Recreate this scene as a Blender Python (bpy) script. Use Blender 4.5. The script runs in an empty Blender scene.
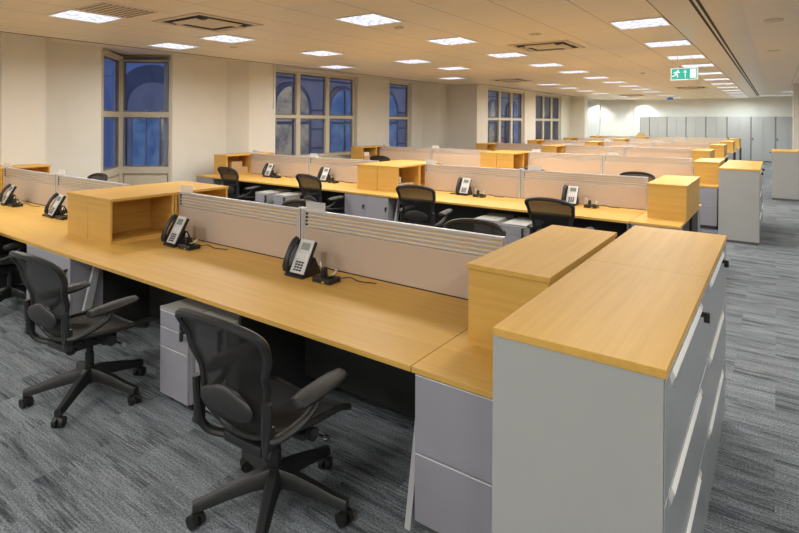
import bpy, bmesh, math, random
from mathutils import Vector, Matrix
random.seed(7)
S = bpy.context.scene
COL = S.collection
PI = math.pi

# ------------------------------------------------------------------ camera, world, exposure
YAW, ROLL, FPX, CAMZ = math.atan(377.5/534.0), 0.00618, 534.0, 1.79
cam_d = bpy.data.cameras.new('camera')
cam_d.sensor_width = 36.0
cam_d.lens = 36.0*FPX/799.0
cam_d.shift_y = -(266.5-121.2)/799.0
cam_d.clip_start = 0.05
cam_d.clip_end = 300
cam = bpy.data.objects.new('camera', cam_d)
COL.objects.link(cam)
r0 = Vector((math.cos(YAW), math.sin(YAW), 0)); f0 = Vector((-math.sin(YAW), math.cos(YAW), 0)); z0 = Vector((0, 0, 1))
rt = math.cos(ROLL)*r0 + math.sin(ROLL)*z0
up = -math.sin(ROLL)*r0 + math.cos(ROLL)*z0
M = Matrix.Identity(4)
for i in range(3):
    M[i][0], M[i][1], M[i][2] = rt[i], up[i], -f0[i]
M[2][3] = CAMZ
cam.matrix_world = M
S.camera = cam

w = bpy.data.worlds.new('dusk_sky'); S.world = w; w.use_nodes = True
wn = w.node_tree.nodes
bg = wn['Background']; bg.inputs['Color'].default_value = (0.13, 0.20, 0.47, 1); bg.inputs['Strength'].default_value = 0.45
sun_d = bpy.data.lights.new('dusk_fill_sun', 'SUN'); sun_d.energy = .55; sun_d.angle = math.radians(30); sun_d.color = (.62, .68, 1.0)  # soft sun added to brighten the facade across the street
sun = bpy.data.objects.new('dusk_fill_sun', sun_d); COL.objects.link(sun); sun.rotation_euler = (0, math.radians(62), math.radians(10))

S.view_settings.view_transform = 'Standard'
S.view_settings.look = 'None'
S.view_settings.gamma = 1
S.view_settings.use_curve_mapping = False
S.view_settings.exposure = 0.32

LAMP_W = 27.5          # every recessed ceiling lamp
LAMP_COL = (1.0, 0.975, 0.92)
FAR_COL = (0.90, 1.0, 1.0)
LAMP_SPREAD = math.radians(168)
GLOW = 1.0             # visible diffuser

# ------------------------------------------------------------------ materials
def new_mat(name):
    m = bpy.data.materials.new(name); m.use_nodes = True
    nt = m.node_tree; b = nt.nodes['Principled BSDF']
    return m, nt, b

def N(nt, t, **kw):
    n = nt.nodes.new(t)
    for k, v in kw.items(): setattr(n, k, v)
    return n

def plain(name, col, rough=0.5, metal=0.0, spec=0.5, var=0.03, scale=30):
    m, nt, b = new_mat(name)
    tc = N(nt, 'ShaderNodeTexCoord'); nz = N(nt, 'ShaderNodeTexNoise'); nz.inputs['Scale'].default_value = scale
    nt.links.new(tc.outputs['Object'], nz.inputs['Vector'])
    rp = N(nt, 'ShaderNodeValToRGB')
    rp.color_ramp.elements[0].position = .3; rp.color_ramp.elements[1].position = .7
    rp.color_ramp.elements[0].color = tuple(c*(1-var) for c in col)+(1,)
    rp.color_ramp.elements[1].color = tuple(min(1, c*(1+var)) for c in col)+(1,)
    nt.links.new(nz.outputs['Fac'], rp.inputs['Fac']); nt.links.new(rp.outputs['Color'], b.inputs['Base Color'])
    b.inputs['Roughness'].default_value = rough; b.inputs['Metallic'].default_value = metal
    b.inputs['Specular IOR Level'].default_value = spec
    return m

def wood(name, axis, c1, c2, rough=0.42):
    m, nt, b = new_mat(name)
    g = N(nt, 'ShaderNodeNewGeometry'); mp = N(nt, 'ShaderNodeMapping')
    sc = {'x': (1.1, 26, 26), 'y': (26, 1.1, 26), 'z': (26, 26, 1.1)}[axis]
    mp.inputs['Scale'].default_value = sc
    nt.links.new(g.outputs['Position'], mp.inputs['Vector'])
    nz = N(nt, 'ShaderNodeTexNoise'); nz.inputs['Scale'].default_value = 1.0; nz.inputs['Detail'].default_value = 6; nz.inputs['Roughness'].default_value = .65
    nt.links.new(mp.outputs['Vector'], nz.inputs['Vector'])
    rp = N(nt, 'ShaderNodeValToRGB')
    rp.color_ramp.elements[0].position = .33; rp.color_ramp.elements[0].color = c1+(1,)
    rp.color_ramp.elements[1].position = .68; rp.color_ramp.elements[1].color = c2+(1,)
    nt.links.new(nz.outputs['Fac'], rp.inputs['Fac']); nt.links.new(rp.outputs['Color'], b.inputs['Base Color'])
    b.inputs['Roughness'].default_value = rough; b.inputs['Specular IOR Level'].default_value = .12 if axis == 'y' else .36
    return m

def mathn(nt, op, a=None, b=None, va=None, vb=None):
    n = N(nt, 'ShaderNodeMath', operation=op)
    if a is not None: nt.links.new(a, n.inputs[0])
    elif va is not None: n.inputs[0].default_value = va
    if b is not None: nt.links.new(b, n.inputs[1])
    elif vb is not None: n.inputs[1].default_value = vb
    return n.outputs[0]

def carpet_mat():
    m, nt, b = new_mat('carpet_tiles')
    g = N(nt, 'ShaderNodeNewGeometry'); sp = N(nt, 'ShaderNodeSeparateXYZ'); nt.links.new(g.outputs['Position'], sp.inputs[0])
    T = 0.5
    fy = mathn(nt, 'FLOOR', mathn(nt, 'DIVIDE', sp.outputs['Y'], vb=T))
    half = mathn(nt, 'MULTIPLY', mathn(nt, 'MODULO', mathn(nt, 'ADD', fy, vb=100), vb=2.0), vb=.25)
    xs = mathn(nt, 'ADD', sp.outputs['X'], half)
    fx = mathn(nt, 'FLOOR', mathn(nt, 'DIVIDE', xs, vb=T))
    cv = N(nt, 'ShaderNodeCombineXYZ'); nt.links.new(fx, cv.inputs[0]); nt.links.new(fy, cv.inputs[1])
    wn_ = N(nt, 'ShaderNodeTexWhiteNoise', noise_dimensions='3D'); nt.links.new(cv.outputs[0], wn_.inputs['Vector'])
    off = N(nt, 'ShaderNodeVectorMath', operation='SCALE'); nt.links.new(wn_.outputs['Color'], off.inputs[0]); off.inputs['Scale'].default_value = 37.0
    st = N(nt, 'ShaderNodeMapping'); st.inputs['Scale'].default_value = (1.3, 15, 1); nt.links.new(g.outputs['Position'], st.inputs['Vector'])
    ad = N(nt, 'ShaderNodeVectorMath', operation='ADD'); nt.links.new(st.outputs[0], ad.inputs[0]); nt.links.new(off.outputs[0], ad.inputs[1])
    n1 = N(nt, 'ShaderNodeTexNoise'); n1.inputs['Scale'].default_value = 1.0; n1.inputs['Detail'].default_value = 3; n1.inputs['Roughness'].default_value = .6
    nt.links.new(ad.outputs[0], n1.inputs['Vector'])
    rp = N(nt, 'ShaderNodeValToRGB'); e = rp.color_ramp.elements
    e[0].position = .30; e[0].color = (.082, .091, .103, 1)
    e[1].position = .60; e[1].color = (.222, .243, .264, 1)
    k = e.new(.43); k.color = (.168, .186, .204, 1)
    nt.links.new(n1.outputs['Fac'], rp.inputs['Fac'])
    st2 = N(nt, 'ShaderNodeMapping'); st2.inputs['Scale'].default_value = (5, 95, 1); nt.links.new(g.outputs['Position'], st2.inputs['Vector'])
    n2 = N(nt, 'ShaderNodeTexNoise'); n2.inputs['Scale'].default_value = 1.0; n2.inputs['Detail'].default_value = 2
    nt.links.new(st2.outputs[0], n2.inputs['Vector'])
    n3 = N(nt, 'ShaderNodeTexNoise'); n3.inputs['Scale'].default_value = 110.0; n3.inputs['Detail'].default_value = 1
    nt.links.new(g.outputs['Position'], n3.inputs['Vector'])
    v = mathn(nt, 'ADD', mathn(nt, 'MULTIPLY', n2.outputs['Fac'], vb=1.3), mathn(nt, 'MULTIPLY', n3.outputs['Fac'], vb=1.9))
    v = mathn(nt, 'SUBTRACT', v, vb=.65)
    wv = mathn(nt, 'ADD', mathn(nt, 'MULTIPLY', wn_.outputs['Value'], vb=.22), vb=.88)
    v = mathn(nt, 'MULTIPLY', v, wv)
    st4 = N(nt, 'ShaderNodeMapping'); st4.inputs['Scale'].default_value = (1.5, 4.5, 1); nt.links.new(g.outputs['Position'], st4.inputs['Vector'])
    ad4 = N(nt, 'ShaderNodeVectorMath', operation='ADD'); nt.links.new(st4.outputs[0], ad4.inputs[0]); nt.links.new(off.outputs[0], ad4.inputs[1])
    n4 = N(nt, 'ShaderNodeTexNoise'); n4.inputs['Scale'].default_value = 1.0; n4.inputs['Detail'].default_value = 1; nt.links.new(ad4.outputs[0], n4.inputs['Vector'])
    lines = mathn(nt, 'MULTIPLY', mathn(nt, 'LESS_THAN', n4.outputs['Fac'], vb=.43), mathn(nt, 'LESS_THAN', n2.outputs['Fac'], vb=.50))
    v = mathn(nt, 'MULTIPLY', v, mathn(nt, 'SUBTRACT', va=1.0, b=mathn(nt, 'MULTIPLY', lines, vb=.30)))
    mx = N(nt, 'ShaderNodeMix', data_type='RGBA', blend_type='MULTIPLY'); mx.inputs['Factor'].default_value = 1
    nt.links.new(rp.outputs['Color'], mx.inputs['A'])
    cg = N(nt, 'ShaderNodeCombineColor')
    for i in range(3): nt.links.new(v, cg.inputs[i])
    nt.links.new(cg.outputs[0], mx.inputs['B']); nt.links.new(mx.outputs['Result'], b.inputs['Base Color'])
    b.inputs['Roughness'].default_value = .95; b.inputs['Specular IOR Level'].default_value = .1
    bp = N(nt, 'ShaderNodeBump'); bp.inputs['Strength'].default_value = .35; bp.inputs['Distance'].default_value = .004
    nt.links.new(n3.outputs['Fac'], bp.inputs['Height']); nt.links.new(bp.outputs['Normal'], b.inputs['Normal'])
    return m

def ceiling_mat(name, col, px, ox, py, oy, faint=.9):
    """metal ceiling planks: joints every px in X (strong) and py in Y (faint)"""
    m, nt, b = new_mat(name)
    g = N(nt, 'ShaderNodeNewGeometry'); sp = N(nt, 'ShaderNodeSeparateXYZ'); nt.links.new(g.outputs['Position'], sp.inputs[0])
    def joint(out, p, o, wd):
        t = mathn(nt, 'DIVIDE', mathn(nt, 'SUBTRACT', out, vb=o), vb=p)
        t = mathn(nt, 'ADD', t, vb=1000.5)
        t = mathn(nt, 'ABSOLUTE', mathn(nt, 'SUBTRACT', mathn(nt, 'FRACT', t), vb=.5))
        return mathn(nt, 'LESS_THAN', t, vb=wd/p)
    jx = mathn(nt, 'MULTIPLY', joint(sp.outputs['X'], px, ox, .006), vb=.5)
    jy = mathn(nt, 'MULTIPLY', joint(sp.outputs['Y'], py, oy, .006), vb=1-faint)
    j = mathn(nt, 'SUBTRACT', va=1.0, b=mathn(nt, 'MAXIMUM', jx, jy))
    st = N(nt, 'ShaderNodeMapping'); st.inputs['Scale'].default_value = (.6, 7, 1); nt.links.new(g.outputs['Position'], st.inputs['Vector'])
    nz = N(nt, 'ShaderNodeTexNoise'); nz.inputs['Scale'].default_value = 1; nt.links.new(st.outputs[0], nz.inputs['Vector'])
    v = mathn(nt, 'MULTIPLY', j, mathn(nt, 'ADD', mathn(nt, 'MULTIPLY', nz.outputs['Fac'], vb=.12), vb=.94))
    mx = N(nt, 'ShaderNodeMix', data_type='RGBA', blend_type='MULTIPLY'); mx.inputs['Factor'].default_value = 1
    mx.inputs['A'].default_value = col+(1,)
    cg = N(nt, 'ShaderNodeCombineColor')
    for i in range(3): nt.links.new(v, cg.inputs[i])
    nt.links.new(cg.outputs[0], mx.inputs['B']); nt.links.new(mx.outputs['Result'], b.inputs['Base Color'])
    b.inputs['Roughness'].default_value = .42; b.inputs['Specular IOR Level'].default_value = .45
    return m

def emit_mat(name, c1, c2, strength, scale=16):
    m, nt, b = new_mat(name)
    tc = N(nt, 'ShaderNodeTexCoord')
    vo = N(nt, 'ShaderNodeTexNoise'); vo.inputs['Scale'].default_value = scale; vo.inputs['Detail'].default_value = 4; vo.inputs['Roughness'].default_value = .8
    nt.links.new(tc.outputs['Object'], vo.inputs['Vector'])
    rp = N(nt, 'ShaderNodeValToRGB'); rp.color_ramp.elements[0].position = .40; rp.color_ramp.elements[1].position = .58
    rp.color_ramp.elements[0].color = c1+(1,); rp.color_ramp.elements[1].color = c2+(1,)
    nt.links.new(vo.outputs['Fac'], rp.inputs['Fac'])
    nt.links.new(rp.outputs['Color'], b.inputs['Emission Color']); b.inputs['Emission Strength'].default_value = strength
    b.inputs['Base Color'].default_value = tuple(.12*c for c in c2)+(1,); b.inputs['Roughness'].default_value = .6
    return m

def mesh_fabric(name, col, through):
    m, nt, b = new_mat(name)
    tr = N(nt, 'ShaderNodeBsdfTransparent'); mx = N(nt, 'ShaderNodeMixShader')
    tc = N(nt, 'ShaderNodeTexCoord'); wv = N(nt, 'ShaderNodeTexWave'); wv.inputs['Scale'].default_value = 60
    nt.links.new(tc.outputs['Object'], wv.inputs['Vector'])
    f = mathn(nt, 'ADD', mathn(nt, 'MULTIPLY', wv.outputs['Fac'], vb=.14), vb=1-through-.07)
    nt.links.new(f, mx.inputs[0]); nt.links.new(tr.outputs[0], mx.inputs[1]); nt.links.new(b.outputs[0], mx.inputs[2])
    nt.links.new(mx.outputs[0], nt.nodes['Material Output'].inputs['Surface'])
    b.inputs['Base Color'].default_value = col+(1,); b.inputs['Roughness'].default_value = .7
    return m

def glass_mat():
    m, nt, b = new_mat('window_glass')
    nt.nodes.remove(b)
    tr = N(nt, 'ShaderNodeBsdfTransparent'); tr.inputs[0].default_value = (.86, .9, .96, 1)
    gl = N(nt, 'ShaderNodeBsdfGlossy'); gl.inputs['Roughness'].default_value = .01
    fr = N(nt, 'ShaderNodeFresnel'); fr.inputs['IOR'].default_value = 1.55
    ge = N(nt, 'ShaderNodeNewGeometry'); fm = mathn(nt, 'MULTIPLY', fr.outputs[0], mathn(nt, 'SUBTRACT', va=1.0, b=ge.outputs['Backfacing']))
    mx = N(nt, 'ShaderNodeMixShader')
    nt.links.new(fm, mx.inputs[0]); nt.links.new(tr.outputs[0], mx.inputs[1]); nt.links.new(gl.outputs[0], mx.inputs[2])
    nt.links.new(mx.outputs[0], nt.nodes['Material Output'].inputs['Surface'])
    return m

def acrylic_mat():
    m, nt, b = new_mat('clear_acrylic')
    b.inputs['Base Color'].default_value = (.86, .84, .84, 1); b.inputs['Roughness'].default_value = .15
    b.inputs['Alpha'].default_value = .45
    return m

BE1, BE2 = (.62, .358, .081), (.71, .43, .113)
MAT = dict(
    wood_x=wood('beech_grain_along_row', 'x', BE1, BE2),
    wood_y=wood('beech_grain_along_depth', 'y', BE1, BE2),
    wood_edge=wood('beech_edging', 'x', (.47, .25, .062), (.56, .30, .085), .5),
    wall=plain('cream_wall_paint', (.75, .725, .655), .75, var=.015, scale=3),
    far_wall=plain('white_wall_paint', (.84, .84, .80), .75, var=.015, scale=3),
    frame=plain('beige_window_frame_paint', (.64, .57, .45), .45),
    carpet=carpet_mat(),
    ceil=ceiling_mat('beige_metal_ceiling', (.83, .745, .60), .652, -1.055, .65, 2.68, .93),
    ceil_plain=plain('beige_plaster_ceiling', (.78, .69, .56), .5, var=.02, scale=2),
    ceil_right=ceiling_mat('beige_plank_ceiling', (.76, .68, .58), 2.6, .36, .30, 2.68, .86),
    beam=plain('beige_painted_ceiling_strip', (.63, .57, .485), .3, var=.02, scale=2),
    dark=plain('black_recess', (.012, .012, .012), .7),
    white_metal=plain('light_grey_cabinet_paint', (.40, .405, .395), .38, var=.012, scale=6),
    filer_front=plain('glossy_grey_drawer_paint', (.29, .31, .335), .24, var=.012, scale=6),
    pale_lip=plain('pale_aluminium_lip', (.86, .86, .86), .3, var=.01),
    grey_metal=plain('lavender_grey_pedestal_paint', (.325, .32, .365), .42, var=.015, scale=6),
    leg_metal=plain('silver_desk_leg_paint', (.50, .51, .53), .4, var=.01),
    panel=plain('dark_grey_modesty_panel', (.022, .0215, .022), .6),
    slat=plain('tan_slat_backing', (.72, .54, .33), .6, var=.02),
    silver=plain('anodised_aluminium', (.66, .65, .67), .38, .4, var=.01),
    fabric=plain('taupe_screen_fabric', (.62, .495, .395), .95, spec=.1, var=.05, scale=220),
    chrome=plain('polished_metal', (.7, .7, .7), .2, 1),
    key=plain('black_key_plastic', (.02, .02, .02), .4),
    chair=plain('graphite_chair_plastic', (.018, .0185, .020), .42, var=.05),
    chair_pad=plain('black_arm_pad_vinyl', (.021, .021, .022), .5),
    chair_mesh=mesh_fabric('woven_chair_mesh', (.0065, .0063, .0065), .10),
    seat_mesh=mesh_fabric('woven_seat_mesh', (.032, .033, .038), .04),
    caster=plain('black_caster_rubber', (.012, .012, .012), .5),
    black=plain('black_phone_plastic', (.018, .018, .019), .35),
    face=plain('silver_phone_face', (.62, .62, .62), .35, var=.01),
    lcd=plain('grey_green_lcd', (.20, .24, .19), .25),
    lcd_blue=emit_mat('lit_blue_lcd', (.12, .22, .70), (.30, .45, .95), .8, 40),
    keys=plain('dark_keypad', (.03, .03, .035), .45),
    yellow=plain('yellow_sticker', (.62, .60, .02), .5),
    white=plain('white_plastic', (.75, .74, .72), .45),
    cable=plain('grey_cable', (.25, .23, .22), .5),
    cable_black=plain('black_cable', (.02, .02, .02), .5),
    locker=plain('white_tambour', (.41, .41, .405), .45, var=.01),
    gap=plain('dark_joint', (.12, .12, .12), .7),
    carton=wood('tan_carton', 'x', (.50, .33, .16), (.56, .38, .20), .8),
    acrylic=acrylic_mat(),
    glass=glass_mat(),
    glow=emit_mat('lit_prismatic_diffuser', (.34, .36, .42), (1.0, 1.03, 1.16), GLOW, 13),
    green=emit_mat('lit_green_sign_face', (.0, .42, .30), (.0, .46, .33), .75, 3),
    sign_white=emit_mat('lit_white_sign_mark', (.95, 1, .98), (1, 1, 1), .95, 3),
    sign_frame=plain('white_sign_frame', (.85, .86, .85), .4),
    blue=emit_mat('blue_lit_sign', (.02, .16, .42), (.02, .18, .5), .7, 3),
    flap=plain('beige_cassette_plastic', (.66, .57, .45), .45, var=.01),
    stone=plain('dusk_stone_facade', (.50, .44, .40), .9, var=.12, scale=1.2),
    stone_dark=plain('dusk_dark_stone', (.20, .20, .22), .9, var=.12, scale=1.2),
    slate=plain('slate_roof', (.10, .12, .16), .7),
    lit_pane=emit_mat('dim_blue_lit_pane', (.05, .12, .30), (.16, .26, .46), .45, .8),
    warm_pane=emit_mat('dim_warm_lit_pane', (.20, .20, .24), (.80, .66, .46), .30, 1.1),
)

# ------------------------------------------------------------------ mesh helpers
class MB:
    def __init__(s): s.bm = bmesh.new()
    def box(s, x0, x1, y0, y1, z0, z1, bev=0.0):
        v = [s.bm.verts.new(p) for p in ((x0,y0,z0),(x1,y0,z0),(x1,y1,z0),(x0,y1,z0),(x0,y0,z1),(x1,y0,z1),(x1,y1,z1),(x0,y1,z1))]
        f = [s.bm.faces.new([v[i] for i in q]) for q in ((3,2,1,0),(4,5,6,7),(0,1,5,4),(1,2,6,5),(2,3,7,6),(3,0,4,7))]
        if bev > 0:
            ed = list({e for q in f for e in q.edges})
            bmesh.ops.bevel(s.bm, geom=ed, offset=bev, segments=2, affect='EDGES', profile=.5)
        return s
    def rbox(s, mat, dx, dy, dz, bev=0.0):
        """box centred at origin, then moved by a matrix"""
        n = len(s.bm.verts)
        s.box(-dx/2, dx/2, -dy/2, dy/2, -dz/2, dz/2, bev)
        s.bm.verts.ensure_lookup_table()
        bmesh.ops.transform(s.bm, matrix=mat, verts=s.bm.verts[n:])
        return s
    def prism(s, pts, axis, a, b):
        """polygon in the two other axes extruded along axis from a to b"""
        def P(p, t):
            return {'x': (t, p[0], p[1]), 'y': (p[0], t, p[1]), 'z': (p[0], p[1], t)}[axis]
        lo = [s.bm.verts.new(P(p, a)) for p in pts]; hi = [s.bm.verts.new(P(p, b)) for p in pts]
        n = len(pts)
        s.bm.faces.new(lo[::-1]); s.bm.faces.new(hi)
        for i in range(n):
            s.bm.faces.new((lo[i], lo[(i+1) % n], hi[(i+1) % n], hi[i]))
        return s
    def tube(s, pts, r, seg=8, closed=False, flat=1.0, cap=True):
        pts = [Vector(p) for p in pts]; n = len(pts)
        rs = r if isinstance(r, (list, tuple)) else [r]*n
        rings = []; prev = None
        for i, p in enumerate(pts):
            if closed: t = pts[(i+1) % n]-pts[i-1]
            else: t = pts[min(i+1, n-1)]-pts[max(i-1, 0)]
            t.normalize()
            if prev is None:
                u = t.orthogonal() if abs(t.z) > .9 else t.cross(Vector((0, 0, 1)))
            else:
                u = prev - t*prev.dot(t)
            u.normalize(); prev = u; v = t.cross(u)
            rings.append([s.bm.verts.new(p+u*(rs[i]*math.cos(k*2*PI/seg))+v*(rs[i]*flat*math.sin(k*2*PI/seg))) for k in range(seg)])
        m = n if closed else n-1
        for i in range(m):
            a, b = rings[i], rings[(i+1) % n]
            for k in range(seg):
                s.bm.faces.new((a[k], a[(k+1) % seg], b[(k+1) % seg], b[k]))
        if not closed and cap:
            s.bm.faces.new(rings[0][::-1]); s.bm.faces.new(rings[-1])
        return s
    def cyl(s, c, r, h, axis='z', seg=16, r2=None):
        c = Vector(c); d = {'x': Vector((1,0,0)), 'y': Vector((0,1,0)), 'z': Vector((0,0,1))}[axis]
        return s.tube([c, c+d*h], [r, r if r2 is None else r2], seg)
    def loft(s, secs):
        rings = [[s.bm.verts.new(p) for p in sec] for sec in secs]; k = len(secs[0])
        for a, b in zip(rings, rings[1:]):
            for i in range(k): s.bm.faces.new((a[i], a[(i+1) % k], b[(i+1) % k], b[i]))
        s.bm.faces.new(rings[0][::-1]); s.bm.faces.new(rings[-1])
        return s
    def grid(s, fn, nu, nv):
        g = [[s.bm.verts.new(fn(i/nu, j/nv)) for j in range(nv+1)] for i in range(nu+1)]
        for i in range(nu):
            for j in range(nv):
                s.bm.faces.new((g[i][j], g[i+1][j], g[i+1][j+1], g[i][j+1]))
        return s
    def build(s, name, mat, parent=None, smooth=False, loc=None):
        bmesh.ops.recalc_face_normals(s.bm, faces=s.bm.faces[:])
        me = bpy.data.meshes.new(name); s.bm.to_mesh(me); s.bm.free()
        me.materials.append(MAT[mat] if isinstance(mat, str) else mat)
        if smooth:
            me.polygons.foreach_set('use_smooth', [True]*len(me.polygons))
            try: me.set_sharp_from_angle(angle=math.radians(42))
            except Exception: pass
        o = bpy.data.objects.new(name, me); COL.objects.link(o)
        if parent is not None: o.parent = parent
        if loc is not None: o.location = loc
        return o

def thing(name, label, cat, loc=(0, 0, 0), rz=0.0, group=None):
    o = bpy.data.objects.new(name, None); COL.objects.link(o)
    o.location = loc; o.rotation_euler = (0, 0, rz)
    o.empty_display_size = .1
    return tag(o, label, cat, group)

def tag(o, label, cat, group=None):
    o['label'] = label; o['category'] = cat
    if group: o['group'] = group
    return o

def struct(o):
    o['kind'] = 'structure'; return o

def kids(o): return [c for c in COL.objects if c.parent is o]

KIDS = {}
def tree(o):
    """remember a finished prototype: list of (part, [sub-parts])"""
    KIDS[o.name] = [(c, [g for g in COL.objects if g.parent == c]) for c in COL.objects if c.parent == o]
    return o

def dup(o, loc, rz=0.0, label=None, group=None):
    r = o.copy(); COL.objects.link(r); r.location = loc; r.rotation_euler = (0, 0, rz)
    if label: r['label'] = label
    if group: r['group'] = group
    for c, gs in KIDS[o.name]:
        d = c.copy(); COL.objects.link(d); d.parent = r
        for g in gs:
            h = g.copy(); COL.objects.link(h); h.parent = d
    return r

USED = {}
def place(key, make, loc, rz, label, group):
    """first time moves the prototype itself, afterwards copies it"""
    if key not in USED:
        o = make(); tree(o); USED[key] = o
        o.location = loc; o.rotation_euler = (0, 0, rz); o['label'] = label
        if group: o['group'] = group
        return o
    return dup(USED[key], loc, rz, label, group)

# ------------------------------------------------------------------ setting: floor, ceiling, walls
CZ = 3.0
XR, YB, YF = 3.4, -6.5, 30.45
struct(MB().box(-10.6, XR+.2, YB-.2, YF+.2, -.1, 0).build('floor', 'carpet'))
c = struct(MB().box(-8.8, -1.05, YB-.2, 15.6, CZ, CZ+.12).box(-7.78, -1.05, 15.6, YF+.2, CZ, CZ+.12).build('ceiling', 'ceil'))
cp = MB().box(-10.9, -8.8, YB-.2, 15.6, CZ+.03, CZ+.13).box(-10.9, -7.78, 15.6, YF+.2, CZ+.03, CZ+.13).build('ceiling_margin', 'ceil_plain'); struct(cp)
struct(MB().box(-1.05, -.30, YB-.2, YF+.2, CZ-.004, CZ+.12).build('ceiling_strip', 'beam'))
struct(MB().box(-.30, XR+.2, YB-.2, YF+.2, CZ, CZ+.12).build('ceiling_right', 'ceil_right'))
struct(MB().box(-8.815, -8.785, YB-.2, 15.6, CZ-.006, CZ+.05).box(-8.8, -7.8, 15.585, 15.61, CZ-.006, CZ+.05).box(-7.795, -7.765, 15.6, YF, CZ-.006, CZ+.05).build('trim_1', 'gap'))
struct(MB().box(-1.058, -1.05, YB, YF, CZ-.006, CZ+.02).build('trim_2', 'gap'))

WT = 3.04
def pier(mb, x0, x1, y0, y1, zb=0, zt=WT): mb.box(x0, x1, y0, y1, zb, zt)
wl = MB()
pier(wl, -9.75, -9.5, YB, 2.98)
wl.prism([(-9.75, 2.98), (-9.15, 2.98), (-9.15, 3.55), (-9.5, 3.58), (-9.75, 3.58)], 'z', 0, WT)
pier(wl, -9.75, -9.5, 3.58, 4.56)
pier(wl, -9.75, -9.5, 5.84, 7.1)
wl.prism([(-9.75, 7.1), (-9.5, 7.1), (-9.15, 7.41), (-9.15, 8.14), (-9.5, 8.2), (-9.75, 8.2)], 'z', 0, WT)
def sill_lintel(mb, x0, x1, y0, y1, zs, zl):
    mb.box(x0, x1, y0, y1, 0, zs); mb.box(x0, x1, y0, y1, zl, WT)
ZS, ZL = .86, 3.005
sill_lintel(wl, -9.75, -9.5, 8.2, 11.42, ZS, ZL)
pier(wl, -9.75, -9.5, 11.42, 12.9)
sill_lintel(wl, -9.75, -9.5, 12.9, 14.1, ZS, ZL)
wl.prism([(-9.75, 14.1), (-9.5, 14.1), (-9.5, 14.75), (-9.05, 15.0), (-9.05, 15.6), (-7.95, 15.6), (-7.95, 16.4), (-8.2, 16.4), (-8.2, 15.85), (-9.75, 15.85)], 'z', 0, WT)
sill_lintel(wl, -8.2, -7.95, 16.4, 19.62, ZS, 2.95)
pier(wl, -8.2, -7.95, 19.62, 20.75)
sill_lintel(wl, -8.2, -7.95, 20.75, 23.9, ZS, 2.95)
wl.box(-8.2, -7.95, 23.9, 25.2, 0, WT)
wl.box(-8.2, -7.3, 25.2, 25.65, 0, WT)
wl.box(-10.4, -8.2, 25.4, 25.65, 0, WT)
wl.box(-10.65, -10.4, 25.4, YF, 0, WT)
# bay cheeks outside (sill and head)
BA, BC, BB = (-9.5, 4.54), (-10.3, 5.27), (-9.5, 5.87)
struct(wl.build('wall_left', 'wall'))
struct(MB().prism([BA, (-10.36, 5.29), BB, (-9.75, 5.95), (-10.6, 5.3), (-9.75, 4.45)], 'z', 2.985, CZ+.03).build('ceiling_bay', 'ceil_plain'))
fw = MB().box(-10.65, -8.0, YF, YF+.2, 0, WT).box(-8.0, -6.2, YF+.12, YF+.25, 0, WT).box(-6.2, XR, YF, YF+.2, 0, WT)
struct(fw.build('wall_far', 'far_wall'))
struct(MB().box(-8.12, -8.0, YF-.05, YF, 0, 2.95).box(-8.0, -6.2, YF-.05, YF+.05, 2.88, 2.95).build('trim_3', 'far_wall'))
struct(MB().box(XR, XR+.2, YB, YF, 0, WT).build('wall_right', 'wall'))
struct(MB().box(-9.75, XR, YB-.2, YB, 0, WT).build('wall_back', 'wall'))
struct(MB().box(.40, XR, 20.0, 20.6, 0, CZ).build('wall_pier', 'wall'))
struct(MB().box(-9.49, -9.47, YB, 2.9, 0, .09).box(-9.49, -9.47, 3.6, 4.5, 0, .09).box(-9.49, -9.47, 5.95, 7.05, 0, .09).build('baseboard_left', 'frame'))
struct(MB()  .box(.395, XR-.01, 19.98, 20.0, 0, .09).build('baseboard_right', 'frame'))

# ------------------------------------------------------------------ windows
def straight_window(n, X, y0, y1, lights, zl):
    """frame facing +X in the opening, `lights` lights wide and two high"""
    root = bpy.data.objects.new('window_%d' % n, None); COL.objects.link(root); struct(root)
    xa, xb = X-.17, X-.09
    fr = MB()
    t = .075
    fr.box(xa, xb, y0, y0+t, ZS, zl).box(xa, xb, y1-t, y1, ZS, zl).box(xa, xb, y0+t, y1-t, ZS, ZS+t).box(xa, xb, y0+t, y1-t, zl-t, zl)
    fr.box(xa, xb+.02, y0+t, y1-t, 1.845, 1.925)
    cw = (y1-y0-2*t)/lights
    for k in range(1, lights):
        ym = y0+t+k*cw
        fr.box(xa, xb+.03, ym-.07, ym+.07, ZS+t, 1.845).box(xa, xb+.03, ym-.06, ym+.06, 1.925, zl-t)
    fr.build('window_frame', 'frame', root)
    for k in range(lights):
        ya = y0+t+k*cw+(.06 if k else 0); yb = y0+t+(k+1)*cw-(.06 if k < lights-1 else 0)
        for za, zb in ((ZS+t, 1.845), (1.925, zl-t)):
            MB().box(X-.137, X-.128, ya, yb, za, zb).build('pane', 'glass', root)
            g = MB()
            for a0, a1, b0, b1 in ((ya, ya+.03, za, zb), (yb-.03, yb, za, zb), (ya+.03, yb-.03, za, za+.03), (ya+.03, yb-.03, zb-.03, zb)):
                g.box(X-.15, X-.115, a0, a1, b0, b1)
            g.build('sash', 'stone_dark', root)
    MB().box(X-.09, X+.02, y0, y1, ZS-.03, ZS).build('window_sill', 'frame', root)
    return root
straight_window(2, -9.5, 8.12, 11.40, 3, ZL)
straight_window(3, -9.5, 12.9, 14.1, 1, ZL)
straight_window(4, -7.95, 16.4, 19.62, 3, 2.95)
straight_window(5, -7.95, 20.75, 23.9, 3, 2.95)

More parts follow.
